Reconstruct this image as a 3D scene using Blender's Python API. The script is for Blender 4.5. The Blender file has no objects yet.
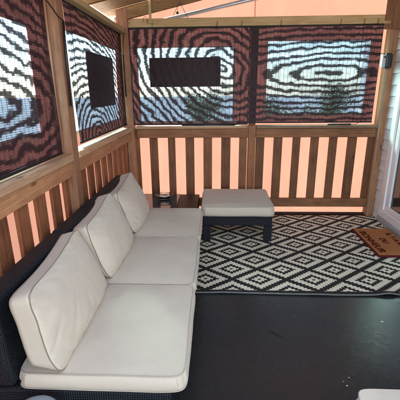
import bpy, bmesh, math, random
from mathutils import Vector, Matrix, noise
random.seed(7)
C = bpy.context.scene.collection
R = math.radians

# ------------------------------------------------------------------ nodes
class NT:
    """tiny expression helper over a node tree"""
    def __init__(s, name):
        s.m = bpy.data.materials.new(name); s.m.use_nodes = True
        s.t = s.m.node_tree; s.t.nodes.clear()
        s.out = s.t.nodes.new('ShaderNodeOutputMaterial')
    def n(s, typ, **kw):
        nd = s.t.nodes.new(typ)
        for k, v in kw.items(): setattr(nd, k, v)
        return nd
    def link(s, a, b): s.t.links.new(a, b)
    def put(s, sock, v):
        if isinstance(v, X): v = v.s
        if isinstance(v, bpy.types.NodeSocket): s.link(v, sock)
        else:
            try: sock.default_value = v
            except Exception: sock.default_value = (*v, 1)
    def math(s, op, *a, clamp=False):
        nd = s.n('ShaderNodeMath', operation=op); nd.use_clamp = clamp
        for i, v in enumerate(a): s.put(nd.inputs[i], v)
        return X(s, nd.outputs[0])
    def coord(s, which='Object'):
        tc = s.n('ShaderNodeTexCoord'); return tc.outputs[which]
    def xyz(s, vec):
        sp = s.n('ShaderNodeSeparateXYZ'); s.link(vec, sp.inputs[0])
        return [X(s, o) for o in sp.outputs]
    def comb(s, x, y, z):
        c = s.n('ShaderNodeCombineXYZ')
        for i, v in enumerate((x, y, z)): s.put(c.inputs[i], v)
        return c.outputs[0]
    def noise(s, vec, scale, detail=3, rough=.5, dist=0):
        nd = s.n('ShaderNodeTexNoise')
        s.link(vec, nd.inputs['Vector'])
        s.put(nd.inputs['Scale'], scale); nd.inputs['Detail'].default_value = detail
        nd.inputs['Roughness'].default_value = rough; nd.inputs['Distortion'].default_value = dist
        return X(s, nd.outputs['Fac'])
    def ramp(s, f, stops, interp='LINEAR'):
        r = s.n('ShaderNodeValToRGB'); r.color_ramp.interpolation = interp
        e = r.color_ramp.elements
        while len(e) < len(stops): e.new(.5)
        for i, (p, c) in enumerate(stops):
            e[i].position = p; e[i].color = (*c, 1) if len(c) == 3 else c
        s.put(r.inputs[0], f); return X(s, r.outputs[0])
    def mix(s, f, a, b, blend='MIX'):
        m = s.n('ShaderNodeMix', data_type='RGBA', blend_type=blend)
        s.put(m.inputs[0], f); s.put(m.inputs[6], a); s.put(m.inputs[7], b)
        return X(s, m.outputs[2])
    def maprange(s, v, a, b, c, d, smooth=True):
        m = s.n('ShaderNodeMapRange'); m.interpolation_type = 'SMOOTHSTEP' if smooth else 'LINEAR'
        for i, q in enumerate((v, a, b, c, d)): s.put(m.inputs[i], q)
        return X(s, m.outputs[0])
    def bump(s, h, strength=.3, dist=.01):
        b = s.n('ShaderNodeBump'); s.put(b.inputs['Height'], h)
        b.inputs['Strength'].default_value = strength; b.inputs['Distance'].default_value = dist
        return b.outputs[0]
    def bsdf(s, color, rough=.6, spec=.5, normal=None, **kw):
        b = s.n('ShaderNodeBsdfPrincipled')
        s.put(b.inputs['Base Color'], color); s.put(b.inputs['Roughness'], rough)
        s.put(b.inputs['Specular IOR Level'], spec)
        if normal is not None: s.link(normal, b.inputs['Normal'])
        for k, v in kw.items(): s.put(b.inputs[k.replace('_', ' ')], v)
        return b.outputs[0]
    def end(s, sh):
        s.link(sh, s.out.inputs[0]); return s.m
class X:
    def __init__(s, t, sock): s.t, s.s = t, sock
    def __add__(s, o): return s.t.math('ADD', s, o)
    __radd__ = __add__
    def __sub__(s, o): return s.t.math('SUBTRACT', s, o)
    def __rsub__(s, o): return s.t.math('SUBTRACT', o, s)
    def __mul__(s, o): return s.t.math('MULTIPLY', s, o)
    __rmul__ = __mul__
    def __truediv__(s, o): return s.t.math('DIVIDE', s, o)

def rgb4(c): return (*c, 1)

def wood(name, c_dark, c_light, axis, rough=.62, scale=1.0):
    t = NT(name)
    x, y, z = t.xyz(t.coord())
    oi = t.n('ShaderNodeObjectInfo'); rnd = X(t, oi.outputs['Random'])
    off = rnd * 37.0
    k = [20.0, 20.0, 20.0]; k[axis] = 1.1
    v = t.comb(x * (k[0] * scale) + off, y * (k[1] * scale) + off, z * (k[2] * scale) + off)
    g = t.noise(v, 2.6, 6, .66, .9)
    fine = t.noise(v, 11, 4, .65, .2)
    k2 = [5.0, 5.0, 5.0]; k2[axis] = 1.6
    vk = t.comb(x * k2[0] + off, y * k2[1] + off, z * k2[2] + off)
    vor = t.n('ShaderNodeTexVoronoi'); t.link(vk, vor.inputs['Vector']); vor.inputs['Scale'].default_value = 1.3
    knot = t.maprange(X(t, vor.outputs['Distance']), .03, .11, 1, 0)
    blot = t.noise(t.comb(x + off, y, z), 3.1, 5, .65)
    f = g * .80 + fine * .45 + blot * .55 - .42
    col = t.ramp(f, [(.25, c_dark), (.75, c_light)])
    dark = tuple(q * .3 for q in c_dark)
    col = t.mix(knot * .75, col, rgb4(dark))
    tint = t.math('ADD', rnd * .35, .82)
    col = t.mix(1.0, col, t.n_rgb(tint) if hasattr(t, 'n_rgb') else t.comb(tint, tint, tint), 'MULTIPLY')
    nrm = t.bump(g * .6 + fine * .7 - knot * .2, .5, .004)
    return t.end(t.bsdf(col, t.maprange(fine, .3, .7, rough - .1, rough + .12), .3, nrm))

W_CAP = (.30, .16, .085), (.60, .37, .215)
W_RAIL = (.20, .078, .032), (.48, .235, .112)
W_BOARD = (.12, .040, .016), (.37, .140, .060)
W_BACK = (.15, .056, .022), (.42, .185, .080)  # stained brown toned darker: shade of the backlit wall put into the colour
W_POST = (.18, .076, .037), (.44, .215, .115)
W_PINE = (.42, .26, .11), (.68, .49, .26)
W_RAFT = (.16, .08, .028), (.36, .21, .085)
WM = {}
def wm(kind, cols, axis):
    key = (kind, axis)
    if key not in WM: WM[key] = wood('wood_' + kind + '_' + 'xyz'[axis], *cols, axis)
    return WM[key]

def plain(name, col, rough=.5, spec=.5, metal=0.0, nscale=0, namp=.15, bump=0):
    t = NT(name); c = rgb4(col); nrm = None
    if nscale:
        n = t.noise(t.coord(), nscale, 4, .6)
        c = t.mix(n, rgb4(tuple(q * (1 - namp) for q in col)), rgb4(tuple(min(1, q * (1 + namp)) for q in col)))
        if bump: nrm = t.bump(n, bump, .003)
    return t.end(t.bsdf(c, rough, spec, nrm, Metallic=metal))

def fabric_mat(name, col, weave=900, amp=.09):
    t = NT(name)
    co = t.coord()
    x, y, z = t.xyz(co)
    n1 = t.noise(co, 3.5, 4, .55); n2 = t.noise(co, 240, 2, .5); n3 = t.noise(co, 14, 4, .6, .4)
    c = t.mix(n1 * .6 + n3 * .4, rgb4(tuple(q * (1 - amp * 1.6) for q in col)), rgb4(tuple(min(1, q * (1 + amp)) for q in col)))
    n4 = t.noise(co, 38, 3, .6, .8)
    h = n2 * .22 + n3 * .9 + n4 * .25
    nrm = t.bump(h, .30, .007)
    return t.end(t.bsdf(c, .88, .15, nrm, **{'Sheen_Weight': .15}))

def wicker_mat():
    t = NT('black_wicker')
    uv = t.coord('UV')
    u, v, _ = t.xyz(uv)
    p = .0100
    U = u * (1 / p); V = v * (1 / (p * .9))
    par = t.math('MODULO', t.math('ADD', t.math('FLOOR', U), t.math('FLOOR', V)), 2.0)
    par = t.math('ABSOLUTE', par)
    su = t.math('ABSOLUTE', t.math('SINE', U * math.pi)); sv = t.math('ABSOLUTE', t.math('SINE', V * math.pi))
    su2 = t.math('POWER', su, .45); sv2 = t.math('POWER', sv, .45)
    ha = sv2 * (su * .5 + .5); hb = su2 * (sv * .5 + .5)
    h = par * ha + (1.0 - par) * (hb * .8)
    nz = t.noise(uv, 160, 3)
    col = t.mix(t.maprange(h, .2, 1, 0, 1), rgb4((.001, .0011, .0015)), rgb4((.010, .013, .021)))
    nrm = t.bump(h + nz * .12, .9, .004)
    return t.end(t.bsdf(col, .45, .35, nrm))

def membrane():
    """salmon tent fabric, daylight shines through it"""
    t = NT('salmon_tent_fabric')
    co = t.coord(); x, y, z = t.xyz(co)
    n = t.noise(t.comb(x * 1.0, y * 1.0, z * .35), 2.4, 4, .6, .3); fine = t.noise(co, 500, 1)
    col = t.mix(n, rgb4((.162, .074, .048)), rgb4((.238, .116, .079)))
    nrm = t.bump(n * .8 + fine * .05, .25, .02)
    tr = t.n('ShaderNodeBsdfTranslucent'); t.put(tr.inputs[0], col); t.link(nrm, tr.inputs['Normal'])
    df = t.n('ShaderNodeBsdfDiffuse'); t.put(df.inputs[0], col); t.link(nrm, df.inputs['Normal'])
    m = t.n('ShaderNodeMixShader'); m.inputs[0].default_value = .3
    t.link(tr.outputs[0], m.inputs[1]); t.link(df.outputs[0], m.inputs[2])
    return t.end(m.outputs[0])

def vinyl():
    t = NT('clear_vinyl')
    a = t.n('ShaderNodeBsdfTransparent'); a.inputs[0].default_value = (.52, .93, .90, 1)
    g = t.n('ShaderNodeBsdfGlossy'); g.inputs['Roughness'].default_value = .12
    n = t.noise(t.coord(), 6, 2); t.link(t.bump(n, .2, .01), g.inputs['Normal'])
    m = t.n('ShaderNodeMixShader'); m.inputs[0].default_value = .05
    t.link(a.outputs[0], m.inputs[1]); t.link(g.outputs[0], m.inputs[2])
    return t.end(m.outputs[0])

def blind_mat(name, axis, phase, wp=1.9):
    """two-ply split-reed blind: the plies interfere, so how much light gets through varies in wavy bands.
       phase(t, u, w, noise_lo) -> ring count"""
    t = NT(name)
    co = t.coord('Object'); x, y, z = t.xyz(co)
    u = (x, y)[axis]
    pitch = .0105
    row = t.math('FLOOR', z * (1 / pitch))
    zq = row * pitch
    jag = t.noise(t.comb(row * .731, u * 2.0, 3.3), 4.0, 1)
    warp = t.noise(t.comb(u, zq, 7.7), 4.2, 3, .55)
    warp2 = t.noise(t.comb(u, zq, 1.7), 11, 2, .5)
    ph = phase(t, u, zq, warp) + (warp - .5) * wp + (warp2 - .5) * .75 + (jag - .5) * .36
    c = t.math('COSINE', ph * (2 * math.pi))
    band = t.maprange(c, -.72, .55, 0, 1)
    # reeds and the warp threads holding them
    fz = t.math('FRACT', z * (1 / pitch))
    reed = t.maprange(t.math('ABSOLUTE', fz - .5), .20, .42, 1, .55)
    fu = t.math('FRACT', u * (1 / .042))
    thr = t.maprange(t.math('ABSOLUTE', fu - .5), .42, .475, 1, .22)
    fu2 = t.math('FRACT', u * (1 / .0105))
    thr2 = t.maprange(t.math('ABSOLUTE', fu2 - .5), .35, .47, 1, .74)
    var = t.noise(t.comb(u * .6, zq * 2.0, 0.0), 5, 3, .6)
    T = t.maprange(band, 0, 1, .012, .28, False) * reed * thr * thr2 * t.maprange(var, .25, .75, .62, 1.25, False)
    nn = t.noise(t.comb(u * 3, row, 0.0), 3, 2)
    col = t.mix(nn, rgb4((.012, .0045, .007)), rgb4((.034, .013, .017)))
    nrm = t.bump(reed + thr * .5, .6, .003)
    df = t.bsdf(col, .55, .3, nrm)
    tr = t.n('ShaderNodeBsdfTransparent'); tr.inputs[0].default_value = (.84, .64, .80, 1)
    m = t.n('ShaderNodeMixShader'); t.put(m.inputs[0], T)
    t.link(df, m.inputs[1]); t.link(tr.outputs[0], m.inputs[2])
    return t.end(m.outputs[0])

def rug_mat():
    t = NT('diamond_rug')
    x, y, z = t.xyz(t.coord())        # object origin is one diamond's centre
    cx, cy = .02455, .0193
    wob = t.noise(t.coord(), 5, 2)
    i = t.math('ROUND', x * (1 / cx) + (wob - .5) * .5); j = t.math('ROUND', y * (1 / cy) + (wob - .5) * .5)
    def dist(ox):
        a = t.math('ABSOLUTE', t.math('WRAP', i + ox, 9.0, -9.0)); b = t.math('ABSOLUTE', t.math('WRAP', j + ox, 9.0, -9.0))
        return a + b
    d = t.math('MINIMUM', dist(0.0), dist(9.0))
    def inr(lo, hi):
        return t.math('MULTIPLY', t.math('GREATER_THAN', d, lo - .5), t.math('LESS_THAN', d, hi + .5))
    w = inr(1, 2) + inr(5, 7)
    # black band along the front edge
    near = t.math('GREATER_THAN', y, RUG_NEAR + .035)
    w = w * near
    n = t.noise(t.coord(), 60, 3); n2 = t.noise(t.coord(), 2.2, 3)
    fx = t.math('ABSOLUTE', t.math('SINE', x * (math.pi / (cx / 2)))); fy = t.math('ABSOLUTE', t.math('SINE', y * (math.pi / (cy / 2))))
    cream = t.mix(n * .5 + n2 * .5, rgb4((.62, .54, .38)), rgb4((.84, .77, .60)))
    blk = t.mix(n, rgb4((.012, .011, .010)), rgb4((.032, .029, .026)))
    col = t.mix(w, blk, cream)
    nrm = t.bump(fx * .4 + fy * .6 + n * .3 + w * .3, .5, .003)
    return t.end(t.bsdf(col, .8, .2, nrm))
RUG_C = (.895, -1.58); RUG_NEAR = -1.785 - RUG_C[1]

def floor_mat():
    t = NT('black_painted_deck')
    co = t.coord(); x, y, z = t.xyz(co)
    n = t.noise(co, 1.7, 5, .62, .4); f = t.noise(co, 18, 5, .7); g = t.noise(co, 260, 2)
    col = t.mix(n * .6 + f * .4, rgb4((.015, .015, .0145)), rgb4((.032, .032, .031)))
    dust = t.maprange(t.noise(co, 75, 4, .7), .64, .76, 0, .30)
    col = t.mix(dust, col, rgb4((.10, .10, .10)))
    v = t.n('ShaderNodeTexVoronoi'); v.inputs['Scale'].default_value = 9; t.link(co, v.inputs['Vector'])
    sc = t.noise(t.comb(x * 2, y * 40, z), 3, 3)
    r = t.maprange(n * .6 + f * .3 + sc * .1, .35, .65, .22, .34, False)
    nrm = t.bump(f * .5 + g * .25 + n * .8, .16, .006)
    return t.end(t.bsdf(col, r, .5, nrm))

def siding_mat():
    t = NT('white_siding')
    co = t.coord(); x, y, z = t.xyz(co); n = t.noise(co, 4, 4)
    n2 = t.noise(t.comb(x, y * .4, z * 30), 5, 3)
    c = t.mix(n * .6 + n2 * .4, rgb4((.80, .80, .78)), rgb4((.88, .88, .86)))
    return t.end(t.bsdf(c, .45, .4, t.bump(n2, .1, .002)))

def coir_mat():
    t = NT('coir')
    co = t.coord(); n = t.noise(co, 350, 3, .7); m = t.noise(co, 7, 3)
    c = t.mix(n * .6 + m * .4, rgb4((.30, .105, .035)), rgb4((.60, .26, .10)))
    return t.end(t.bsdf(c, .95, .1, t.bump(n, .8, .004)))

# ------------------------------------------------------------------ mesh helpers
class MB:
    def __init__(s): s.v, s.f, s.uv = [], [], []
    def face(s, pts, uvs=None):
        i = len(s.v); s.v += [tuple(p) for p in pts]; s.f.append(tuple(range(i, i + len(pts))))
        if uvs is None:
            a, b, c = (Vector(pts[k]) for k in (0, 1, 2)); n = (b - a).cross(c - b)
            ax = max(range(3), key=lambda q: abs(n[q])); pr = [(1, 2), (0, 2), (0, 1)][ax]
            uvs = [(p[pr[0]], p[pr[1]]) for p in pts]
        s.uv += uvs
    def box(s, x0, x1, y0, y1, z0, z1):
        x0, x1 = min(x0, x1), max(x0, x1); y0, y1 = min(y0, y1), max(y0, y1); z0, z1 = min(z0, z1), max(z0, z1)
        P = [(x0, y0, z0), (x1, y0, z0), (x1, y1, z0), (x0, y1, z0), (x0, y0, z1), (x1, y0, z1), (x1, y1, z1), (x0, y1, z1)]
        for q in ((3, 2, 1, 0), (4, 5, 6, 7), (0, 1, 5, 4), (1, 2, 6, 5), (2, 3, 7, 6), (3, 0, 4, 7)):
            s.face([P[i] for i in q])
        return s
    def hexa(s, P):
        for q in ((3, 2, 1, 0), (4, 5, 6, 7), (0, 1, 5, 4), (1, 2, 6, 5), (2, 3, 7, 6), (3, 0, 4, 7)):
            s.face([P[i] for i in q])
        return s
    def tube(s, pts, r, n=8, closed=False, cap=True):
        pts = [Vector(p) for p in pts]; rings = []; N = len(pts); up = None
        for i, p in enumerate(pts):
            a = pts[(i - 1) % N] if (closed or i > 0) else p; b = pts[(i + 1) % N] if (closed or i < N - 1) else p
            d = (b - a).normalized()
            if up is None: up = d.orthogonal().normalized()
            up = (up - d * up.dot(d)).normalized(); sd = d.cross(up)
            rr = r[i] if isinstance(r, (list, tuple)) else r
            rings.append([p + (up * math.cos(2 * math.pi * k / n) + sd * math.sin(2 * math.pi * k / n)) * rr for k in range(n)])
        for i in range(N if closed else N - 1):
            A, B = rings[i], rings[(i + 1) % N]
            for k in range(n): s.face([A[k], A[(k + 1) % n], B[(k + 1) % n], B[k]])
        if cap and not closed:
            s.face(rings[0][::-1]); s.face(rings[-1])
        return s
    def lathe(s, prof, c=(0, 0, 0), n=48):
        for i in range(len(prof) - 1):
            (r0, z0), (r1, z1) = prof[i], prof[i + 1]
            for k in range(n):
                a, b = 2 * math.pi * k / n, 2 * math.pi * (k + 1) / n
                q = [(c[0] + r0 * math.cos(a), c[1] + r0 * math.sin(a), c[2] + z0), (c[0] + r0 * math.cos(b), c[1] + r0 * math.sin(b), c[2] + z0),
                     (c[0] + r1 * math.cos(b), c[1] + r1 * math.sin(b), c[2] + z1), (c[0] + r1 * math.cos(a), c[1] + r1 * math.sin(a), c[2] + z1)]
                if r0 < 1e-6: q = [q[0], q[2], q[3]]
                elif r1 < 1e-6: q = q[:3]
                s.face(q)
        return s
    def build(s, name, mat, parent=None, bevel=0, smooth=False, segs=2, loc=None, rot=None):
        off = Vector(loc) if loc is not None else (Vector(parent.matrix_world.translation) if parent else Vector((0, 0, 0)))
        po = Vector(PLOC.get(parent.name, (0, 0, 0))) if parent else Vector((0, 0, 0))
        origin = Vector(loc) if loc is not None else po
        me = bpy.data.meshes.new(name)
        me.from_pydata([tuple(Vector(p) - origin) for p in s.v], [], s.f)
        ul = me.uv_layers.new(name='UVMap')
        for i, l in enumerate(me.loops): ul.data[i].uv = s.uv[i]
        bm = bmesh.new(); bm.from_mesh(me); bmesh.ops.remove_doubles(bm, verts=bm.verts, dist=1e-5); 
        bmesh.ops.recalc_face_normals(bm, faces=bm.faces); bm.to_mesh(me); bm.free()
        if smooth:
            for p in me.polygons: p.use_smooth = True
        me.materials.append(mat)
        o = bpy.data.objects.new(name, me); C.objects.link(o)
        if parent: o.parent = parent; o.location = origin - po
        else: o.location = origin
        PLOC[o.name] = origin
        if bevel:
            b = o.modifiers.new('bevel', 'BEVEL'); b.width = bevel; b.segments = segs; b.limit_method = 'ANGLE'; b.angle_limit = R(40)
        return o
PLOC = {}
def thing(name, label, cat, loc=(0, 0, 0), group=None):
    o = bpy.data.objects.new(name, None); C.objects.link(o); o.location = loc; o.empty_display_size = .1
    PLOC[o.name] = Vector(loc)
    return tag(o, label, cat, group)
def tag(o, label, cat, group=None):
    o['label'] = label; o['category'] = cat
    if group: o['group'] = group
    return o
def struct(o): o['kind'] = 'structure'; return o

W = 2.92      # house wall plane
SOFA = fabric_mat('beige_canvas', (.54, .455, .350))
PIPE = plain('beige_piping', (.24, .19, .13), .8, .2)  # darker than the canvas, paints the shadow line along pillow seams
WICK = wicker_mat()
BLACK = plain('black_plastic', (.010, .010, .011), .38, .5)
DARKB = plain('dark_brown_paint', (.020, .010, .008), .6, .2, nscale=9, namp=.4)
CORD = plain('black_cord', (.012, .010, .010), .8, .2)
METAL = plain('dull_steel', (.20, .17, .15), .6, .4, .6)
FAB = membrane(); VIN = vinyl()
PVC = plain('white_upvc', (.80, .80, .78), .3, .5, nscale=3, namp=.03)

# ------------------------------------------------------------------ setting
b = MB(); b.box(-.135, 3.2, -7.2, .150, -.06, 0)
struct(b.build('floor', floor_mat()))
b = MB(); b.face([(-90, -90, -.12), (90, -90, -.12), (90, 90, -.12), (-90, 90, -.12)])
struct(b.build('ground', plain('pale_gravel', (.70, .69, .65), .95, .1, nscale=30, namp=.35, bump=.5)))

# garden shrubs far outside, seen as pale shapes through the blinds
def leaf_mat():
    t = NT('shrub_leaves'); n = t.noise(t.coord(), 3, 3)
    c = t.mix(n, rgb4((.14, .19, .09)), rgb4((.30, .36, .20)))
    tr = t.n('ShaderNodeBsdfTranslucent'); t.put(tr.inputs[0], c)
    m = t.n('ShaderNodeMixShader'); m.inputs[0].default_value = .5
    t.link(t.bsdf(c, .5, .3), m.inputs[1]); t.link(tr.outputs[0], m.inputs[2])
    return t.end(m.outputs[0])
LEAF = leaf_mat(); BARK = plain('shrub_bark', (.10, .075, .05), .9, .1, nscale=20, namp=.3)
def shrub(x, y, h, r, seed, label):
    rn = random.Random(seed); th = thing('garden_shrub', label, 'shrub', (x, y, -.12), 'shrubs in the garden outside')
    b = MB(); blobs = [(rn.uniform(-r, r) * .7, rn.uniform(-r, r) * .7, rn.uniform(.35, .95) * h, rn.uniform(.22, .42) * r + .1) for _ in range(9)]
    for _ in range(2600):
        bx, by, bz, br = rn.choice(blobs)
        d = Vector((rn.gauss(0, 1), rn.gauss(0, 1), rn.gauss(0, 1))).normalized() * br * rn.uniform(.5, 1.1)
        p = Vector((x + bx, y + by, -.12 + min(bz, h - br * .5))) + d
        a = Vector((rn.gauss(0, 1), rn.gauss(0, 1), rn.gauss(0, .6))).normalized(); c = a.orthogonal().normalized()
        l = rn.uniform(.05, .11)
        b.face([p, p + a * l * .5 + c * l * .28, p + a * l, p + a * l * .5 - c * l * .28])
    b.build('crown', LEAF, th)
    b = MB()
    for q in blobs[:6]:
        b.tube([(x + q[0] * .1, y + q[1] * .1, -.12), (x + q[0] * .5, y + q[1] * .5, q[2] * .5), (x + q[0], y + q[1], min(q[2], h) - .1)], [.03, .02, .008], 6)
    b.build('stems', BARK, th)
for k, (x, y, h, r, lb) in enumerate(((.4, 9.0, 1.55, .8, 'rounded shrub outside behind the back blind by the corner'), (2.6, 7.5, 1.20, .8, 'low shrub outside at the lower left of the bright back window'),
        (4.6, 8.5, 1.65, .8, 'taller shrub outside at the right of the bright back window'), (-4.5, 2.6, 1.8, 1.0, 'shrub outside the left window beside the corner'),
        (-5.5, -.6, 2.0, 1.2, 'broad shrub outside between the two left windows'), (-4.2, -2.0, 1.5, .9, 'low shrub outside the nearest left window'))):
    shrub(x, y, h, r, 50 + k, lb)

# ------------------------------------------------------------------ timber walls
POST = .10
def make_post(par, x, y, z1, kind='post', axis_cols=None, wx=POST, wy=POST, z0=0):
    MB().box(x - wx / 2, x + wx / 2, y - wy / 2, y + wy / 2, z0, z1).build('post', wm(kind, axis_cols or W_POST, 2), par, .004)

back = thing('timber_balustrade', 'dark stained timber half wall across the back with vertical boards, toned darker as backlit', 'half wall', (1.45, .05, 0))
# y = 0 is the front face of rails; boards sit behind, x spans 0 .. 2.80
make_post(back, 1.405, .058, 1.10, 'backdark', W_BACK, .085, .10)
MB().box(1.365, 1.445, .05, .12, 1.10, 2.14).build('post', wm('backdark', W_BACK, 2), back, .004)
for x0, x1 in ((.055, 1.360), (1.450, 2.818)):
    MB().box(x0, x1, .004, .045, .962, 1.066).build('rail', wm('backdark', W_BACK, 0), back, .004)
    MB().box(x0, x1, .004, .045, .115, .222).build('rail', wm('backdark', W_BACK, 0), back, .004)
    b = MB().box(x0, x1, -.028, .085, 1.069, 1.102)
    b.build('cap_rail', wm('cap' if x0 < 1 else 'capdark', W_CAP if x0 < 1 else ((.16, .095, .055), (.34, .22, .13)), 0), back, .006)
edges = [(.005, .070), (.189, .287), (.411, .497), (.620, .724), (.834, .938), (1.047, 1.157), (1.26, 1.352),
         (1.456, 1.556), (1.665, 1.767), (1.887, 1.977), (2.096, 2.192), (2.311, 2.406), (2.525, 2.631), (2.755, 2.818)]
for i, (x0, x1) in enumerate(edges):
    MB().box(x0, x1, .048, .068, .118, 1.066).build('board', wm('backboard', ((.080, .029, .012), (.29, .120, .050)), 2), back, .002)
# bolt heads on the top rail
for x in (.12, .42, .77, 1.20, 1.6, 1.95, 2.3, 2.7):
    MB().tube([(x, .004, 1.03), (x, .0005, 1.03)], .0035, 8).build('screw_head', METAL, back)
MB().box(.06, 2.82, .055, .075, .001, .026).build('skirt_board', wm('skirt', ((.03, .012, .008), (.09, .04, .025)), 0), back, .002)
# top beam (lintel) of the back wall
lint = thing('top_beam', 'pale pine beam along the top of the back blinds', 'beam', (1.4, .03, 2.15))
MB().box(-.03, 2.80, -.005, .085, 2.155, 2.235).build('timber', wm('pine', W_PINE, 0), lint, .004)
MB().box(-.02, 2.80, -.030, -.008, 2.142, 2.172).build('trim', wm('pine2', ((.42, .27, .11), (.66, .48, .25)), 0), lint, .003)

cornerp = tag(MB().box(-.085, .035, -.055, .045, 0, 2.34).build('corner_post', wm('post', W_POST, 2), None, .005),
              'pinkish brown corner post where the left and back walls meet', 'post')
rp = thing('corner_post', 'brown timber post at the right end of the back wall, beside the white siding', 'post', (2.86, .05, 0))
MB().box(2.822, 2.914, .0, .10, 0, 2.95).build('post', wm('rpost', ((.17, .070, .030), (.42, .205, .095)), 2), rp, .004)
MB().box(2.826, 2.850, -.012, -.002, 0.0, 2.15).build('batten', wm('rpost2', ((.20, .12, .07), (.42, .29, .19)), 2), rp, .002)
MB().box(2.745, 2.912, -.03, -.003, 2.09, 2.60).build('bracket', wm('rpost', ((.17, .070, .030), (.42, .205, .095)), 2), rp, .004)

left = thing('timber_balustrade', 'reddish timber half wall down the left side behind the sofa', 'half wall', (-.05, -2.4, 0))
posts_y = [-1.775, -3.52, -5.2]
for py in posts_y:
    MB().box(-.10, .008, py - .055, py + .05, 0, 2.10).build('post', wm('post', W_POST, 2), left, .005)
    MB().box(-.088, -.048, py - .078, py - .057, 1.105, 2.08).build('batten', wm('batten', ((.20, .085, .045), (.40, .20, .12)), 2), left, .003)
bays = [(-1.722, -.058), (-3.467, -1.833), (-5.14, -3.578)]
for y0, y1 in bays:
    MB().box(-.042, .0, y0, y1, .945, 1.040).build('rail', wm('rail', W_RAIL, 1), left, .004)
    MB().box(-.042, .0, y0, y1, .115, .222).build('rail', wm('rail', W_RAIL, 1), left, .004)
    MB().box(-.095, .012, y0, y1, 1.043, 1.092).build('cap_rail', wm('cap', W_CAP, 1), left, .006)
    n = round((y1 - y0) / .194)
    st = (y1 - y0) / n
    for k in range(n + 1):
        a = max(y0, y0 + k * st - .057 + .0); c = min(y1, y0 + k * st + .057)
        MB().box(-.066, -.046, a, c, .118, 1.04).build('board', wm('board', W_BOARD, 2), left, .002)
plate = thing('top_beam', 'yellow lit pine beam along the top of the left blinds', 'beam', (-.05, -2.4, 2.11))
MB().box(-.09, -.002, -5.3, -.058, 2.105, 2.135).build('timber', wm('pine', W_PINE, 1), plate, .004)  # sunlit yellow of this beam is painted into its wood colour
MB().box(-.10, .020, -5.3, -.058, 2.078, 2.102).build('trim', wm('pine2', ((.42, .27, .11), (.66, .48, .25)), 1), plate, .003)

# ------------------------------------------------------------------ roof
roof = thing('lean_to_roof', 'sloping timber roof of tan rafters and boards rising towards the house', 'roof', (1.4, -2.5, 2.3))
def zr(x): return 2.215 + .215 * x          # underside of rafters
RAFT_H = .112
for y in (-.020, -.86, -1.72, -2.58, -3.44, -4.30, -5.16):
    w = .045
    xa, xb = -.20, 2.905
    if y > -.1: xa = .038
    P = [(xa, y - w, zr(xa)), (xb, y - w, zr(xb)), (xb, y, zr(xb)), (xa, y, zr(xa)),
         (xa, y - w, zr(xa) + RAFT_H), (xb, y - w, zr(xb) + RAFT_H), (xb, y, zr(xb) + RAFT_H), (xa, y, zr(xa) + RAFT_H)]
    MB().hexa(P).build('rafter', wm('raft', W_RAFT, 0), roof, .003)
yy = .22; k = 0
while yy > -2.3:
    bw = .145
    gap = .004
    if k in (1, 6): gap = .022
    xa, xb = -.22, 2.91
    y0 = yy - bw
    P = [(xa, y0, zr(xa) + RAFT_H + .002), (xb, y0, zr(xb) + RAFT_H + .002), (xb, yy, zr(xb) + RAFT_H + .002), (xa, yy, zr(xa) + RAFT_H + .002)]
    P += [(p[0], p[1], p[2] + .02) for p in P]
    MB().hexa(P).build('roof_board', wm('deck', ((.34, .20, .09), (.56, .37, .19)), 0), roof, .002)
    yy = y0 - gap; k += 1
MB().box(.272, .300, -.078, -.068, 2.205, 2.42).build('batten', wm('pine2', ((.42, .27, .11), (.66, .48, .25)), 2), roof, .002)
MB().box(.262, .310, -.082, -.066, 2.175, 2.215).build('batten_foot', wm('pine2', ((.42, .27, .11), (.66, .48, .25)), 0), roof, .003)

# pale steel pole of the tent behind the rafter
pole = tag(MB().tube([(-.3, .105, zr(-.3) - .055), (2.79, .105, 2.70)], .021, 14).build('tent_pole', plain('pale_steel', (.55, .58, .60), .35, .5, .6), None, smooth=True),
           'pale grey sloping steel pole under the gable in front of peach fabric', 'pole')

# ------------------------------------------------------------------ tent side walls with clear windows
def panel_with_holes(axis, const, u0, u1, z0, ztop, holes, name, parent, mat):
    """axis 0: wall runs in x at y=const; axis 1: wall runs in y at x=const. ztop(u)."""
    us = sorted(set([u0, u1] + [h[0] for h in holes] + [h[1] for h in holes] + [u0 + (u1 - u0) * i / 40 for i in range(41)]))
    zs0 = sorted(set([z0] + [h[2] for h in holes] + [h[3] for h in holes] + [z0 + .15 * i for i in range(1, 14)]))
    b = MB()
    def P(u, z):
        w = .008 * math.sin(u * 5.1 + z * 1.3) + .004 * math.sin(u * 17 + 1.3 * z) + .003 * math.sin(u * 31 - z)
        return (u, const + w, z) if axis == 0 else (const - w, u, z)
    for a, c in zip(us[:-1], us[1:]):
        if c - a < 1e-5: continue
        for i in range(len(zs0)):
            lo = zs0[i]; last = i == len(zs0) - 1
            hiA = ztop(a) if last else zs0[i + 1]; hiC = ztop(c) if last else zs0[i + 1]
            m = (a + c) / 2; mz = (lo + min(hiA, hiC)) / 2
            if any(h[0] < m < h[1] and h[2] < mz < h[3] for h in holes): continue
            b.face([P(a, lo), P(c, lo), P(c, hiC), P(a, hiA)])
    o = b.build(name, mat, parent, smooth=True)
    return o
HB = [(.080, 1.180, 1.144, 1.957), (1.565, 2.690, 1.215, 2.01)]
tb = thing('tent_side_wall', 'glowing salmon tent wall behind the back balustrade with two clear windows', 'tent wall', (1.4, .15, 0))
panel_with_holes(0, .158, -.16, 2.93, -.05, lambda x: zr(x) + RAFT_H - .012, HB, 'fabric_panel', tb, FAB)
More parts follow.
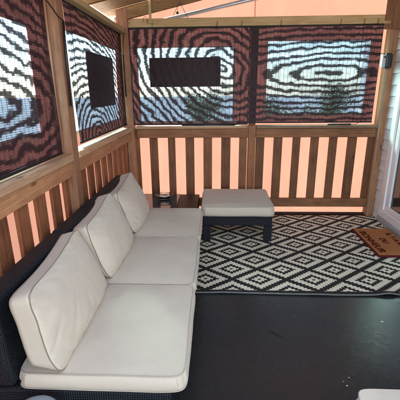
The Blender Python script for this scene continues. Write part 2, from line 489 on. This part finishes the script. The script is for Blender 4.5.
for h in HB:
    b = MB(); b.face([(h[0] - .02, .178, h[2] - .02), (h[1] + .02, .178, h[2] - .02), (h[1] + .02, .178, h[3] + .02), (h[0] - .02, .178, h[3] + .02)])
    b.build('window_pane', VIN, tb)
MB().box(1.400, 1.408, .136, .140, 2.24, 2.62).build('seam', plain('salmon_seam', (.75, .30, .14), .8), tb)
HL = [(-1.66, .06, 1.19, 1.93), (-3.5, -1.93, 1.25, 1.87), (-5.1, -3.75, 1.25, 1.87)]
tl = thing('tent_side_wall', 'orange tent wall behind the left balustrade with clear windows', 'tent wall', (-.14, -2.5, 0))
panel_with_holes(1, -.146, -5.3, .158, -.05, lambda y: 2.20, HL, 'fabric_panel', tl, FAB)
for h in HL:
    b = MB(); b.face([(-.166, h[0] - .02, h[2] - .02), (-.166, h[1] + .02, h[2] - .02), (-.166, h[1] + .02, h[3] + .02), (-.166, h[0] - .02, h[3] + .02)])
    b.build('window_pane', VIN, tl)

# dark boards hung outside the windows
tag(MB().box(.205, 1.035, .20, .222, 1.535, 1.858).build('dark_board', DARKB, None, .004),
    'wide dark brown board outside the window, seen through the left back blind', 'board')
tag(MB().box(-.215, -.195, -.74, .10, 1.34, 1.85).build('dark_board', DARKB, None, .004),
    'dark board outside the window, seen through the blind beside the corner', 'board')

# ------------------------------------------------------------------ blinds
def ell(cu, cw, a, b_, k=1.0, off=0.0, tilt=0.0):
    def ph(t, u, w, warp):
        du = u - cu; dw = w - cw
        uu = du + dw * tilt
        ww = dw - du * tilt * .3
        e = t.math('SQRT', uu * uu * (1 / a ** 2) + ww * ww * (1 / b_ ** 2) + .02)
        return e * k + off
    return ph
def make_blind(label, axis, plane, u0, u1, z0, z1, mat, cords, side=-1, skew=0.0):
    base = (( u0 + u1) / 2, plane, z1) if axis == 0 else (plane, (u0 + u1) / 2, z1)
    th = thing('roller_blind', label, 'blind', base, 'woven reed blinds along the walls')
    def P(u, z, d=0):
        return (u, plane + d, z) if axis == 0 else (plane + d, u, z)
    b = MB(); NU, NZ = 36, 28
    def D(u, z):
        return .006 * math.sin(u * 3.1 + 1) * (z1 - z) + .003 * math.sin(z * 7 + u * 4)
    for i in range(NU):
        for j in range(NZ):
            q = []
            for di, dj in ((0, 0), (1, 0), (1, 1), (0, 1)):
                f = (i + di) / NU; g = (j + dj) / NZ
                z = z0 + (z1 - z0) * g
                u = u0 + (u1 - u0) * f + skew * (1 - g) * (1 - f)
                q.append(P(u, z, D(u, z)))
            b.face(q)
    b.build('reed_mat', mat, th, smooth=True, loc=(0, 0, 0))
    def bar(a, c, w, h, z, name, d=0, m=WBAT):
        bb = MB()
        if axis == 0: bb.box(a, c, plane - w / 2 + d, plane + w / 2 + d, z - h / 2, z + h / 2)
        else: bb.box(plane - w / 2 + d, plane + w / 2 + d, a, c, z - h / 2, z + h / 2)
        bb.build(name, m, th, .002)
    bar(u0, u1, .012, .018, z1 - .004, 'top_batten')
    bar(u0 + skew, u1, .012, .016, z0 + .004, 'bottom_batten', D(u0, z0))
    s = side
    for c in cords:
        pts = [P(c + .002 * math.sin(g * 3), z1 + .02 - (z1 + .01 - z0) * g / 10, s * .010) for g in range(11)]
        MB().tube(pts, .0017, 6).build('cord', CORD, th)
        hk = MB().tube([P(c, z1 + .0, s * .012), P(c, z1 + .022, s * .016), P(c + .008, z1 + .038, s * .014), P(c + .002, z1 + .05, s * .012), P(c - .006, z1 + .04, s * .014)], .0028, 6)
        hk.build('hook', METAL if False else BLACK, th, smooth=True)
    return th
WBAT = plain('dark_reed_batten', (.018, .010, .009), .6, .3)
# back right: nested lens-shaped rings
make_blind('wide back blind on the right with lens shaped rings over a bright window', 0, -.040, 1.336, 2.732, 1.135, 2.138,
           blind_mat('reed_blind_lens', 0, ell(2.22, 1.66, .30, .060, 1.0, .2, .06), 1.1), (1.66, 2.28, 2.52, 2.66))
make_blind('back blind by the corner post with a dark board showing behind it', 0, -.044, .008, 1.346, 1.120, 2.138,
           blind_mat('reed_blind_wave', 0, ell(1.05, 1.72, .088, .085, 1.0, .1, .45), 1.7), (.30, .99, 1.25))
make_blind('narrow looking dark blind on the left wall beside the corner', 1, -.045, -1.600, -.075, 1.125, 2.085,
           blind_mat('reed_blind_diagonal', 1, ell(-1.05, 1.12, .085, .058, 1.0, .0, .9), 1.5), (-1.5, -1.0, -.45), 1, .05)
make_blind('nearest blind at the left edge with swirling bands over a pale window', 1, -.045, -3.455, -1.885, 1.105, 2.085,
           blind_mat('reed_blind_swirl', 1, ell(-2.62, 1.45, .22, .062, 1.0, .3, -.35), 2.3), (-3.2, -2.6, -2.05), 1)
make_blind('blind on the left wall beyond the second post, behind the camera', 1, -.045, -5.12, -3.60, 1.105, 2.085,
           blind_mat('reed_blind_plain', 1, ell(-4.4, 1.5, .2, .09, 1.0, .3, -.35)), (-5, -3.8), 1)

# wands hanging on the posts
def wand(pts, r, label, cordpts=None):
    th = thing('blind_wand', label, 'wand', pts[0])
    MB().tube(pts, r, 10).build('rod', BLACK, th, smooth=True)
    if cordpts: MB().tube(cordpts, .0035, 6).build('cord', CORD, th)
wand([(.026, -1.790, 1.915), (.024, -1.80, 1.70), (.024, -1.815, 1.405)], .008, 'black wand hanging on the near left post',
     [(-.02, -2.06, 2.06), (.02, -1.95, 1.975), (.024, -1.86, 1.93), (.026, -1.790, 1.918)])
wand([(-.030, -.068, 1.875), (-.028, -.068, 1.65), (-.028, -.070, 1.435)], .007, 'black wand hanging on the corner post',
     [(.0, -.068, 2.12), (-.02, -.068, 2.0), (-.030, -.068, 1.88)])
wand([(.590, -.035, 1.112), (.9, -.035, 1.112), (1.20, -.035, 1.112)], .0085, 'black wand lying on the rail under the left back blind',
     [(1.19, -.036, 1.112), (1.23, -.05, 1.118), (1.25, -.052, 1.16), (1.25, -.056, 1.25)])
wand([(2.255, -.010, 1.112), (2.4, -.010, 1.112), (2.515, -.010, 1.112)], .009, 'short black wand lying on the rail under the right back blind',
     [(2.51, -.012, 1.112), (2.56, -.04, 1.114), (2.61, -.054, 1.15), (2.62, -.056, 1.25)])
# bits hanging in the gable
hg = thing('hanging_hook', 'thin wire hook dangling under the rafter', 'hook', (.598, -.05, 2.36))
MB().tube([(.519, -.072, 2.225), (.56, -.072, 2.30), (.598, -.072, 2.375), (.64, -.072, 2.30), (.685, -.072, 2.222)], .0025, 6).build('wire', CORD, hg)
MB().tube([(.578, -.072, 2.33), (.576, -.072, 2.285)], .0018, 6).build('string', CORD, hg)
MB().lathe([(0, 0), (.012, .004), (.014, .015), (.006, .026), (0, .028)], (.575, -.072, 2.258), 12).build('weight', BLACK, hg, smooth=True)
hg = thing('hanging_hook', 'small hook on the beam near the corner post', 'hook', (.21, -.05, 2.22))
MB().tube([(.20, -.04, 2.19), (.205, -.045, 2.225), (.23, -.045, 2.25), (.255, -.045, 2.22), (.25, -.04, 2.185)], .0025, 6).build('wire', CORD, hg)

# wall device on the right post
dv = thing('wall_light', 'small black and white outdoor light fixed high on the right post', 'light', (2.84, -.05, 1.69))
MB().box(2.780, 2.858, -.075, -.014, 1.700, 1.855).build('case', BLACK, dv, .022, segs=4)
MB().box(2.750, 2.788, -.070, -.016, 1.710, 1.845).build('face_plate', plain('pale_plastic', (.40, .43, .48), .35), dv, .010, segs=3)
MB().tube([(2.770, -.069, 1.815), (2.770, -.074, 1.815)], .011, 16).build('sensor', BLACK, dv)
MB().box(2.66, 2.775, -.066, -.062, 1.845, 1.851).build('wire', CORD, dv)

# ------------------------------------------------------------------ house wall and door
hw = thing('house_wall', 'white clapboard house wall on the right side', 'wall', (W + .1, -3, 0))
b = MB(); SM = siding_mat()
z = .0; lap = .118
DY0, DY1, DZ1 = -2.35, -.165, 2.12
def sid(b, y0, y1, z0, z1):
    b.hexa([(W - .012, y0, z0), (W + .06, y0, z0), (W + .06, y1, z0), (W - .012, y1, z0), (W + .002, y0, z1), (W + .06, y0, z1), (W + .06, y1, z1), (W + .002, y1, z1)])
while z < 3.2:
    z1 = z + lap - .004
    if z < DZ1:
        sid(b, DY1, .9, z, z1); sid(b, -7.1, DY0, z, z1)
    else: sid(b, -7.1, .9, z, z1)
    z += lap
b.build('siding', SM, hw)
MB().box(W + .0, W + .2, -7.1, DY0, 0, 3.2).build('backing', SM, hw, loc=(0, 0, 0)) if False else None
MB().box(W + .061, W + .2, -7.1, .9, DZ1, 3.2).build('wall_core', SM, hw)
MB().box(W + .061, W + .2, DY1, .9, 0, DZ1 - .001).build('wall_core', SM, hw)
MB().box(W + .061, W + .2, -7.1, DY0, 0, DZ1 - .001).build('wall_core', SM, hw)
MB().box(W - .012, W + .05, DY1 - .0, DY1 + .001, 0, .001)
sd = thing('patio_door', 'white framed glazed sliding door at the right edge', 'door', (W, -1.2, 0))
fw = .115
f = MB(); 
f.box(W - .030, W + .08, DY0 + .0, DY1 - .002, .075, .165)
f.box(W - .030, W + .08, DY0 + .0, DY1 - .002, DZ1 - .09, DZ1 - .002)
f.box(W - .028, W + .08, DY1 - .095, DY1 - .002, .167, DZ1 - .092)
f.box(W - .028, W + .08, DY0, DY0 + .09, .167, DZ1 - .092)
f.build('frame', PVC, sd, .006)
f = MB()
a0, a1 = DY1 - .097, -1.30
f.box(W - .012, W + .05, a1, a0, .168, .222); f.box(W - .012, W + .05, a1, a0, 2.0, 2.026)
f.box(W - .010, W + .05, a0 - .085, a0, .224, 1.998); f.box(W - .010, W + .05, a1, a1 + .08, .224, 1.998)
f.build('sash', PVC, sd, .006)
f = MB(); f.box(W + .012, W + .05, DY0 + .092, a1 - .002, .168, .23); f.box(W + .012, W + .05, DY0 + .092, a1 - .002, 1.98, 2.026)
f.box(W + .012, W + .05, DY0 + .092, DY0 + .17, .232, 1.978)
f.build('sash', PVC, sd, .006)
tg = NT('dark_glass'); GL = tg.end(tg.bsdf(rgb4((.018, .024, .028)), .06, .6))
MB().box(W + .012, W + .022, a1 + .081, a0 - .086, .223, 1.999).build('glass', GL, sd)
MB().box(W + .028, W + .036, DY0 + .171, a1 - .003, .231, 1.979).build('glass', GL, sd)
f = MB(); f.box(W - .034, W + .055, DY0 - .02, DY1 + .0, .0, .034); f.box(W - .042, W + .05, DY0 - .02, DY1 + .0, .036, .072)
f.build('sill', plain('grey_sill', (.36, .38, .39), .4, .5), sd, .004)
MB().box(W - .032, W - .020, -1.36, -1.33, .95, 1.15).build('handle', PVC, sd, .005)

# ------------------------------------------------------------------ rug and doormat
rug = thing('patterned_rug', 'flat woven rug with black and cream stepped diamonds', 'rug', (RUG_C[0], RUG_C[1], 0))
b = MB(); NX, NY = 110, 60
rx0, rx1, ry0, ry1 = .60, 2.905, -1.785, -.015
def rz(x, y):
    e = math.exp(-((y - ry0) / .05) ** 2)
    lift = .015 * math.exp(-((x - 2.28) / .07) ** 2) * e + .004 * math.exp(-((x - 1.06) / .10) ** 2) * e + .003 * math.exp(-((x - 1.75) / .12) ** 2) * e
    return .010 + lift + .0012 * noise.noise(Vector((x * 4, y * 4, 0)))
for i in range(NX):
    for j in range(NY):
        q = []
        for di, dj in ((0, 0), (1, 0), (1, 1), (0, 1)):
            x = rx0 + (rx1 - rx0) * (i + di) / NX; y = ry0 + (ry1 - ry0) * ((j + dj) / NY) ** 1.3
            y2 = y - .006 * math.sin(x * 4.2) * (1 - (j + dj) / NY)
            q.append((x, y2, rz(x, y)))
        b.face(q)
rg = b.build('woven_field', rug_mat(), rug, smooth=True)
sm = rg.modifiers.new('thick', 'SOLIDIFY'); sm.thickness = .006; sm.offset = -1
b = MB()
pts = [(rx0 + (rx1 - rx0) * i / 120, ry0 - .006 * math.sin((rx0 + (rx1 - rx0) * i / 120) * 4.2) - .006, rz(rx0 + (rx1 - rx0) * i / 120, ry0) - .001) for i in range(121)]
b.tube(pts, .0065, 6)
b.build('bound_edge', plain('grey_binding', (.16, .155, .145), .9, .1, nscale=60, namp=.5), rug, smooth=True)

mat_ = thing('door_mat', 'rust coloured coir doormat with dark red edge and dark lettering', 'doormat', (2.66, -.82, .015))
mx0, mx1, my0, my1 = 2.475, 2.868, -1.165, -.485
MB().box(mx0, mx1, my0, my1, .0135, .026).build('backing', plain('dark_red_rubber', (.115, .010, .012), .7, .2, nscale=40, namp=.3), mat_, .003)
MB().box(mx0 + .016, mx1 - .012, my0 + .018, my1 - .012, .0265, .033).build('coir_pile', coir_mat(), mat_, .003)
TXT = plain('burnt_lettering', (.075, .012, .006), .95, .05)
def word(s, x, y, size, sx=1.0):
    cu = bpy.data.curves.new('lettering', 'FONT'); cu.body = s; cu.size = size; cu.align_x = 'CENTER'; cu.align_y = 'CENTER'; cu.extrude = .0006; cu.offset = .0020
    o = bpy.data.objects.new('tmp', cu); C.objects.link(o)
    bpy.context.view_layer.update()
    me = bpy.data.meshes.new_from_object(o.evaluated_get(bpy.context.evaluated_depsgraph_get()))
    bpy.data.objects.remove(o)
    me.transform(Matrix.Rotation(R(-90), 4, 'Z') @ Matrix.Diagonal((sx, 1, 1, 1)))
    me.materials.clear(); me.materials.append(TXT)
    m = bpy.data.objects.new('lettering', me); C.objects.link(m); m.parent = mat_
    m.location = Vector((x, y, .0345)) - PLOC[mat_.name]
word('BONHEUR', 2.545, -.845, .090, 1.22)
word('DU', 2.672, -.83, .080, 1.15)
word('IL Y A ICI', 2.795, -.80, .072, 1.15)

# ------------------------------------------------------------------ cushions
def rounded(u, v, p):
    r = max(abs(u), abs(v))
    if r < 1e-9: return 0.0, 0.0
    k = r / ((abs(u) ** p + abs(v) ** p) ** (1 / p))
    return u * k, v * k
def cushion_mesh(fn, N=44, S=5):
    """fn(u,v,s)->Vector; faces s=+1 / s=-1 and the gusset between."""
    b = MB()
    def g(i): 
        return math.sin((-1 + 2 * i / N) * math.pi / 2 * .92) / math.sin(math.pi / 2 * .92)
    for s in (1, -1):
        for i in range(N):
            for j in range(N):
                q = [fn(g(i + a), g(j + c), s) for a, c in ((0, 0), (1, 0), (1, 1), (0, 1))]
                b.face(q if s > 0 else q[::-1])
    ring = [(g(i), -1) for i in range(N)] + [(1, g(i)) for i in range(N)] + [(g(N - i), 1) for i in range(N)] + [(-1, g(N - i)) for i in range(N)]
    for k in range(len(ring)):
        a = ring[k]; c = ring[(k + 1) % len(ring)]
        for m in range(S):
            s0 = -1 + 2 * m / S; s1 = -1 + 2 * (m + 1) / S
            b.face([fn(a[0], a[1], s0), fn(c[0], c[1], s0), fn(c[0], c[1], s1), fn(a[0], a[1], s1)])
    return b, ring
def pipings(fn, ring, s, r=.0028):
    return MB().tube([fn(a, c, s) for a, c in ring], r, 6, closed=True)

def seat_cushion(parent, x0, x1, y0, y1, z0, z1, seed, name='seat_cushion', puff=.022, label=None):
    cx, cy, hx, hy = (x0 + x1) / 2, (y0 + y1) / 2, (x1 - x0) / 2, (y1 - y0) / 2
    def fn(u, v, s):
        a, c = rounded(u, v, 17)
        edge = max(abs(a), abs(c))
        bul = .010 * (1 - s * s) if edge > .99 else 0
        wob = .005 * noise.noise(Vector((a * 1.7 + seed, c * 1.7, s)))
        x = cx + a * (hx + bul - .004 * s) + wob * (1 if abs(a) > .8 else 0)
        y = cy + c * (hy + bul - .004 * s) + wob * (1 if abs(c) > .8 else 0)
        z = z0 + (z1 - z0) * (s + 1) / 2
        if s > .99:
            z += puff * (1 - abs(a) ** 3.5) * (1 - abs(c) ** 3.5) + .004 * noise.noise(Vector((a * 2.2 + seed * 3, c * 2.2, 0)))
        if s < -.99: z = z0
        z += .003 * noise.noise(Vector((x * 6, y * 6, seed)))
        return Vector((x, y, z))
    b, ring = cushion_mesh(fn, 60)
    o = b.build(name, SOFA, parent, smooth=True)
    if label: o['label'] = label
    p = pipings(fn, ring, 1).build('piping', PIPE_S, o, smooth=True)
    pipings(fn, ring, -1).build('piping', PIPE_S, o, smooth=True)
    return o
PIPE_S = fabric_mat('canvas_piping', (.40, .34, .27))  # also below the canvas tone, seam shadow put into the piping colour

def pillow(x_bot, x_top0, x_top1, y0, y1, zb, zt, tb_, tt, seed, label, puff=.055, slump=0.0, zt1=None, flare=0.0):
    """front face bottom edge at x_bot, top edge x_top0 (near end) .. x_top1 (far end)."""
    zt1 = zt if zt1 is None else zt1
    rnd = random.Random(seed)
    creases = [(rnd.uniform(-.9, .9), rnd.uniform(-.95, -.2), rnd.uniform(-.9, .9), rnd.uniform(.10, .45), rnd.uniform(.002, .0058)) for _ in range(9)]
    def fn(u, v, s):
        a, c = rounded(u, v, 10)
        f = (c + 1) / 2; g = (a + 1) / 2
        xt = x_top0 + (x_top1 - x_top0) * g; ztt = zt + (zt1 - zt) * g
        # pinched sides, ears at the top corners
        y = (y0 + y1) / 2 + a * (y1 - y0) / 2 * (1 - .035 * math.cos(c * math.pi / 2) * 0 - .03 * (1 - abs(c)) * .0)
        y += slump * f * f
        z = zb + (ztt - zb) * f
        z -= .030 * (1 - a * a) * max(0, c) ** 2            # top edge sags between the ears
        x = x_bot + (xt - x_bot) * f + flare * math.sin(f * math.pi)
        nx, nz = .96, .30 * f - .22 * (1 - f)
        th = tb_ + (tt - tb_) * f
        edge = (1 - abs(a) ** 2.6) * (1 - abs(c) ** 2.6)
        edge = max(0, edge) ** .62
        d = -th * (1 - s) / 2
        if s > .99: d += puff * edge * (1 + .25 * (-c))
        elif s < -.99: d -= puff * .25 * edge
        # soft folds radiating up from the seat and in from the seams
        w = 0
        for (a0, c0, dir_, L, amp) in creases:
            da = a - a0 - dir_ * (c - c0) * .6
            w += amp * math.exp(-(da / .042) ** 2) * math.exp(-((c - c0) / L) ** 2)
        per = max(abs(a), abs(c))
        w += .0022 * math.sin((a * 7 + c * 9 + seed) * 2.6 + 3 * noise.noise(Vector((a * 3, c * 3, seed)))) * max(0, per - .55) / .45 * (1 if per < .97 else 0)
        w += .008 * noise.noise(Vector((a * 1.3 + seed, c * 1.3, 0))) + .0022 * noise.noise(Vector((a * 5 + seed, c * 4, 2)))
        d -= w * (1 if s > .99 else .35)
        x += nx * d; z += nz * d
        y += .006 * noise.noise(Vector((a * 1.2 + seed, c * 1.4, s * .3 + 5))) 
        zmin = zb - .004 + .002 * s
        if z < zmin: z = zmin + (z - zmin) * .05
        return Vector((x, y, z))
    b, ring = cushion_mesh(fn, 64, 6)
    th = thing('back_pillow', label, 'pillow', (x_bot - .08, (y0 + y1) / 2, zb))
    o = b.build('cover', SOFA, th, smooth=True)
    pipings(fn, ring, 1, .0026).build('piping', PIPE, th, smooth=True)
    pipings(fn, ring, -1, .0026).build('piping', PIPE, th, smooth=True)
    return th

# ------------------------------------------------------------------ sofa
sy = [-3.045, -2.325, -1.607, -.888]
sofa = thing('sofa', 'long black wicker outdoor sofa with three beige seats along the left wall', 'sofa', (.45, -1.97, 0))
for i in range(3):
    y0, y1 = sy[i] + .004, sy[i + 1] - .004
    MB().box(.025, .795, y0, y1, .05, .318).build('wicker_base', WICK, sofa, .012)
    b = MB().hexa([(.020, y0, .321), (.142, y0, .321), (.142, y1, .321), (.020, y1, .321), (.020, y0, .728), (.122, y0, .728), (.122, y1, .728), (.020, y1, .728)])
    b.build('backrest', WICK, sofa, .022, segs=4)
    for lx in (.06, .76):
        for ly in (y0 + .05, y1 - .05):
            MB().box(lx - .02, lx + .02, ly - .02, ly + .02, 0, .05).build('foot', BLACK, sofa, .002)
for i in range(3):
    cu = seat_cushion(sofa, .150, .848, sy[i] + .003 - (-.006 if i == 0 else 0), sy[i + 1] - .003, .322, .390, 3.1 * i + 1, puff=.020)
pillow(.335, .258, .180, -3.05, -2.335, .397, .775, .098, .076, 11, 'nearest beige back pillow, its side seam facing the camera', puff=.058, zt1=.765)
pillow(.330, .215, .165, -2.30, -1.615, .397, .755, .100, .080, 23, 'middle beige back pillow of the sofa', puff=.075, zt1=.775)
pillow(.330, .200, .160, -1.585, -.91, .397, .745, .100, .080, 37, 'farthest beige back pillow, beside the corner table', puff=.075, zt1=.775)

# ------------------------------------------------------------------ ottomans
def make_ottoman(x0, y0, x1, y1, label, ztop=.385, seed=5):
    th = thing('ottoman', label, 'ottoman', ((x0 + x1) / 2, (y0 + y1) / 2, 0))
    b = MB(); e = .012
    b.box(x0 + e, x1 - e, y0 + e, y0 + .045, .185, .290); b.box(x0 + e, x1 - e, y1 - .045, y1 - e, .185, .290)
    b.box(x0 + e, x0 + .045, y0 + .047, y1 - .047, .185, .290); b.box(x1 - .045, x1 - e, y0 + .047, y1 - .047, .185, .290)
    b.box(x0 + .047, x1 - .047, y0 + .047, y1 - .047, .250, .285)
    b.build('apron', WICK, th, .003)
    for lx in (x0 + .048, x1 - .048):
        for ly in (y0 + .048, y1 - .048):
            MB().box(lx - .038, lx + .038, ly - .038, ly + .038, .012, .183).build('leg', WICK, th, .004)
    seat_cushion(th, x0 - .002, x1 + .002, y0 - .008, y1 + .004, .294, ztop, seed, puff=.012)
    return th
make_ottoman(.842, -.835, 1.560, -.165, 'square black wicker ottoman with beige cushion on the diamond rug')
o2 = make_ottoman(1.500, -3.78, 2.200, -3.085, 'black wicker seat with a pale cushion cut off by the bottom edge', .405, 9)

# ------------------------------------------------------------------ corner table with bowl
tb2 = thing('side_table', 'low black wicker side table between the sofa end and the ottoman', 'table', (.43, -.50, 0))
b = MB(); b.box(.05, .790, -.860, -.135, .235, .312); b.build('table_top', BROWNT := plain('black_brown_wicker', (.012, .008, .007), .5, .3, nscale=40, namp=.4), tb2, .006)
for lx in (.09, .75):
    for ly in (-.82, -.175):
        MB().box(lx - .035, lx + .035, ly - .035, ly + .035, .0, .233).build('leg', WICK, tb2, .004)
tgl = NT('smoked_glass'); SG = tgl.end(tgl.bsdf(rgb4((.035, .048, .052)), .10, .6))
MB().box(.07, .565, -.845, -.150, .3145, .3215).build('glass_top', SG, tb2, .002)
bowl = thing('glass_bowl', 'shallow clear glass bowl on the side table', 'bowl', (.40, -.35, .322))
tb3 = NT('clear_glass')
ga = tb3.n('ShaderNodeBsdfTransparent'); ga.inputs[0].default_value = (.86, .93, .92, 1)
gg = tb3.n('ShaderNodeBsdfGlossy'); gg.inputs['Roughness'].default_value = .05
fr = tb3.n('ShaderNodeFresnel'); fr.inputs['IOR'].default_value = 1.6
gm = tb3.n('ShaderNodeMixShader'); tb3.put(gm.inputs[0], X(tb3, fr.outputs[0]) * .9 + .05)
tb3.link(ga.outputs[0], gm.inputs[1]); tb3.link(gg.outputs[0], gm.inputs[2])
GLS = tb3.end(gm.outputs[0])
MB().lathe([(0, 0), (.045, 0), (.070, .010), (.092, .032), (.100, .050), (.096, .051), (.087, .034), (.066, .014), (.042, .006), (0, .006)], (.40, -.35, .3225), 40).build('dish', GLS, bowl, smooth=True)
SH = plain('white_shell', (.72, .68, .60), .5, .4, nscale=30, namp=.15)
rr = random.Random(3)
for k in range(14):
    a = rr.uniform(0, 6.28); d = rr.uniform(.0, .055) if k else 0
    cx, cy = .40 + d * math.cos(a), -.35 + d * math.sin(a)
    bm = bmesh.new(); bmesh.ops.create_icosphere(bm, subdivisions=2, radius=1)
    sx, sy_, sz = rr.uniform(.018, .030), rr.uniform(.013, .019), rr.uniform(.008, .012)
    ro = Matrix.Rotation(rr.uniform(0, 3.1), 4, 'Z')
    for v in bm.verts:
        q = Vector((v.co.x * sx, v.co.y * sy_, v.co.z * sz)) * (1 + .2 * noise.noise(v.co * 2 + Vector((k, 0, 0))))
        v.co = ro @ q
    me = bpy.data.meshes.new('pebble'); bm.to_mesh(me); bm.free(); me.materials.append(SH)
    for p in me.polygons: p.use_smooth = True
    o = bpy.data.objects.new('pebble', me); C.objects.link(o); o.location = (cx, cy, .3225 + .018 + .006 * (k % 3))
    tag(o, 'small white pebble lying in the glass bowl', 'pebble', 'pebbles in the glass bowl')

# round grey lid at the bottom edge
pl = thing('round_stool', 'round grey topped metal stool cut off at the bottom left edge', 'stool', (.275, -3.165, 0))
MB().lathe([(0, .330), (.070, .331), (.088, .327), (.096, .320), (.096, .313), (.100, .310), (0, .310)], (.275, -3.165, 0), 48).build('top', plain('grey_metal_top', (.26, .30, .34), .35, .5, .3, nscale=8, namp=.15), pl, smooth=True)
for k in range(3):
    a = 2.094 * k + .5
    MB().tube([(.275 + .07 * math.cos(a), -3.165 + .07 * math.sin(a), .31), (.275 + .10 * math.cos(a), -3.165 + .10 * math.sin(a), .0)], .009, 8).build('leg', BLACK, pl, smooth=True)

# ------------------------------------------------------------------ litter on the floor
tag(MB().tube([(1.322, -2.218, .004), (1.345, -2.238, .005), (1.375, -2.262, .004), (1.405, -2.292, .004)], [.0022, .003, .0026, .0015], 6).build('twig', plain('twig_bark', (.02, .014, .01), .9), None),
    'thin dark twig lying on the black floor', 'twig')
LIT = plain('pale_crumb', (.6, .58, .5), .8)
for k, (x, y, s) in enumerate(((2.094, -2.107, .010), (1.669, -2.659, .006), (1.699, -2.603, .005), (1.66, -2.63, .004), (1.52, -2.06, .003))):
    bm = bmesh.new(); bmesh.ops.create_icosphere(bm, subdivisions=1, radius=1)
    for v in bm.verts: v.co = Vector((v.co.x * s, v.co.y * s * .6, v.co.z * s * .35)) * (1 + .5 * noise.noise(v.co + Vector((k, 0, 0))))
    me = bpy.data.meshes.new('crumb'); bm.to_mesh(me); bm.free(); me.materials.append(LIT)
    o = bpy.data.objects.new('crumb', me); C.objects.link(o); o.location = (x, y, s * .3)
    if k == 0: tag(o, 'largest pale crumb on the floor below the doormat', 'crumb')
    else: tag(o, 'tiny pale crumb on the black floor', 'crumb', 'crumbs scattered on the floor')

# ------------------------------------------------------------------ light, world, camera
sc = bpy.context.scene
w = bpy.data.worlds.new('World'); sc.world = w; w.use_nodes = True
nt = w.node_tree; bg = nt.nodes['Background']
sky = nt.nodes.new('ShaderNodeTexSky'); sky.sky_type = 'NISHITA'; sky.sun_disc = False
EL, AZ = 34, -30       # sun beyond the back wall, to the left
sky.sun_elevation = R(EL); sky.sun_rotation = R(AZ)
sky.dust_density = .9; sky.air_density = 1.0
hs = nt.nodes.new('ShaderNodeHueSaturation'); hs.inputs['Saturation'].default_value = .72   # hazy bright day
nt.links.new(sky.outputs[0], hs.inputs['Color']); nt.links.new(hs.outputs[0], bg.inputs[0]); bg.inputs[1].default_value = .13
sl = bpy.data.lights.new('sun', 'SUN'); sl.energy = 1.4; sl.angle = R(14); sl.color = (1, .93, .84)
so = bpy.data.objects.new('sun', sl); C.objects.link(so)
d = Vector((math.sin(R(AZ)) * math.cos(R(EL)), math.cos(R(AZ)) * math.cos(R(EL)), math.sin(R(EL))))
so.rotation_euler = d.to_track_quat('Z', 'Y').to_euler(); so.location = (0, 3, 6)

cam = bpy.data.cameras.new('camera'); co = bpy.data.objects.new('camera', cam); C.objects.link(co)
yaw, pitch, roll, F = -.0418, .3012, -.0093, 354.66
fwd = Vector((math.sin(yaw) * math.cos(pitch), math.cos(yaw) * math.cos(pitch), -math.sin(pitch)))
rt = Vector((math.cos(yaw), -math.sin(yaw), 0)); up = rt.cross(fwd)
r2 = rt * math.cos(roll) + up * math.sin(roll); u2 = -rt * math.sin(roll) + up * math.cos(roll)
M = Matrix((r2, u2, -fwd)).transposed().to_4x4(); M.translation = (.965, -4.185, 1.5)
co.matrix_world = M
cam.sensor_width = 36; cam.sensor_fit = 'HORIZONTAL'; cam.lens = 36 * F / 400
cam.clip_end = 500; cam.clip_start = .02
sc.camera = co
sc.view_settings.view_transform = 'Standard'; sc.view_settings.look = 'None'
sc.view_settings.gamma = 1; sc.view_settings.use_curve_mapping = False
sc.view_settings.exposure = 3.18
sc.cycles.max_bounces = 10; sc.cycles.transparent_max_bounces = 24; sc.cycles.diffuse_bounces = 5
sc.cycles.use_denoising = True
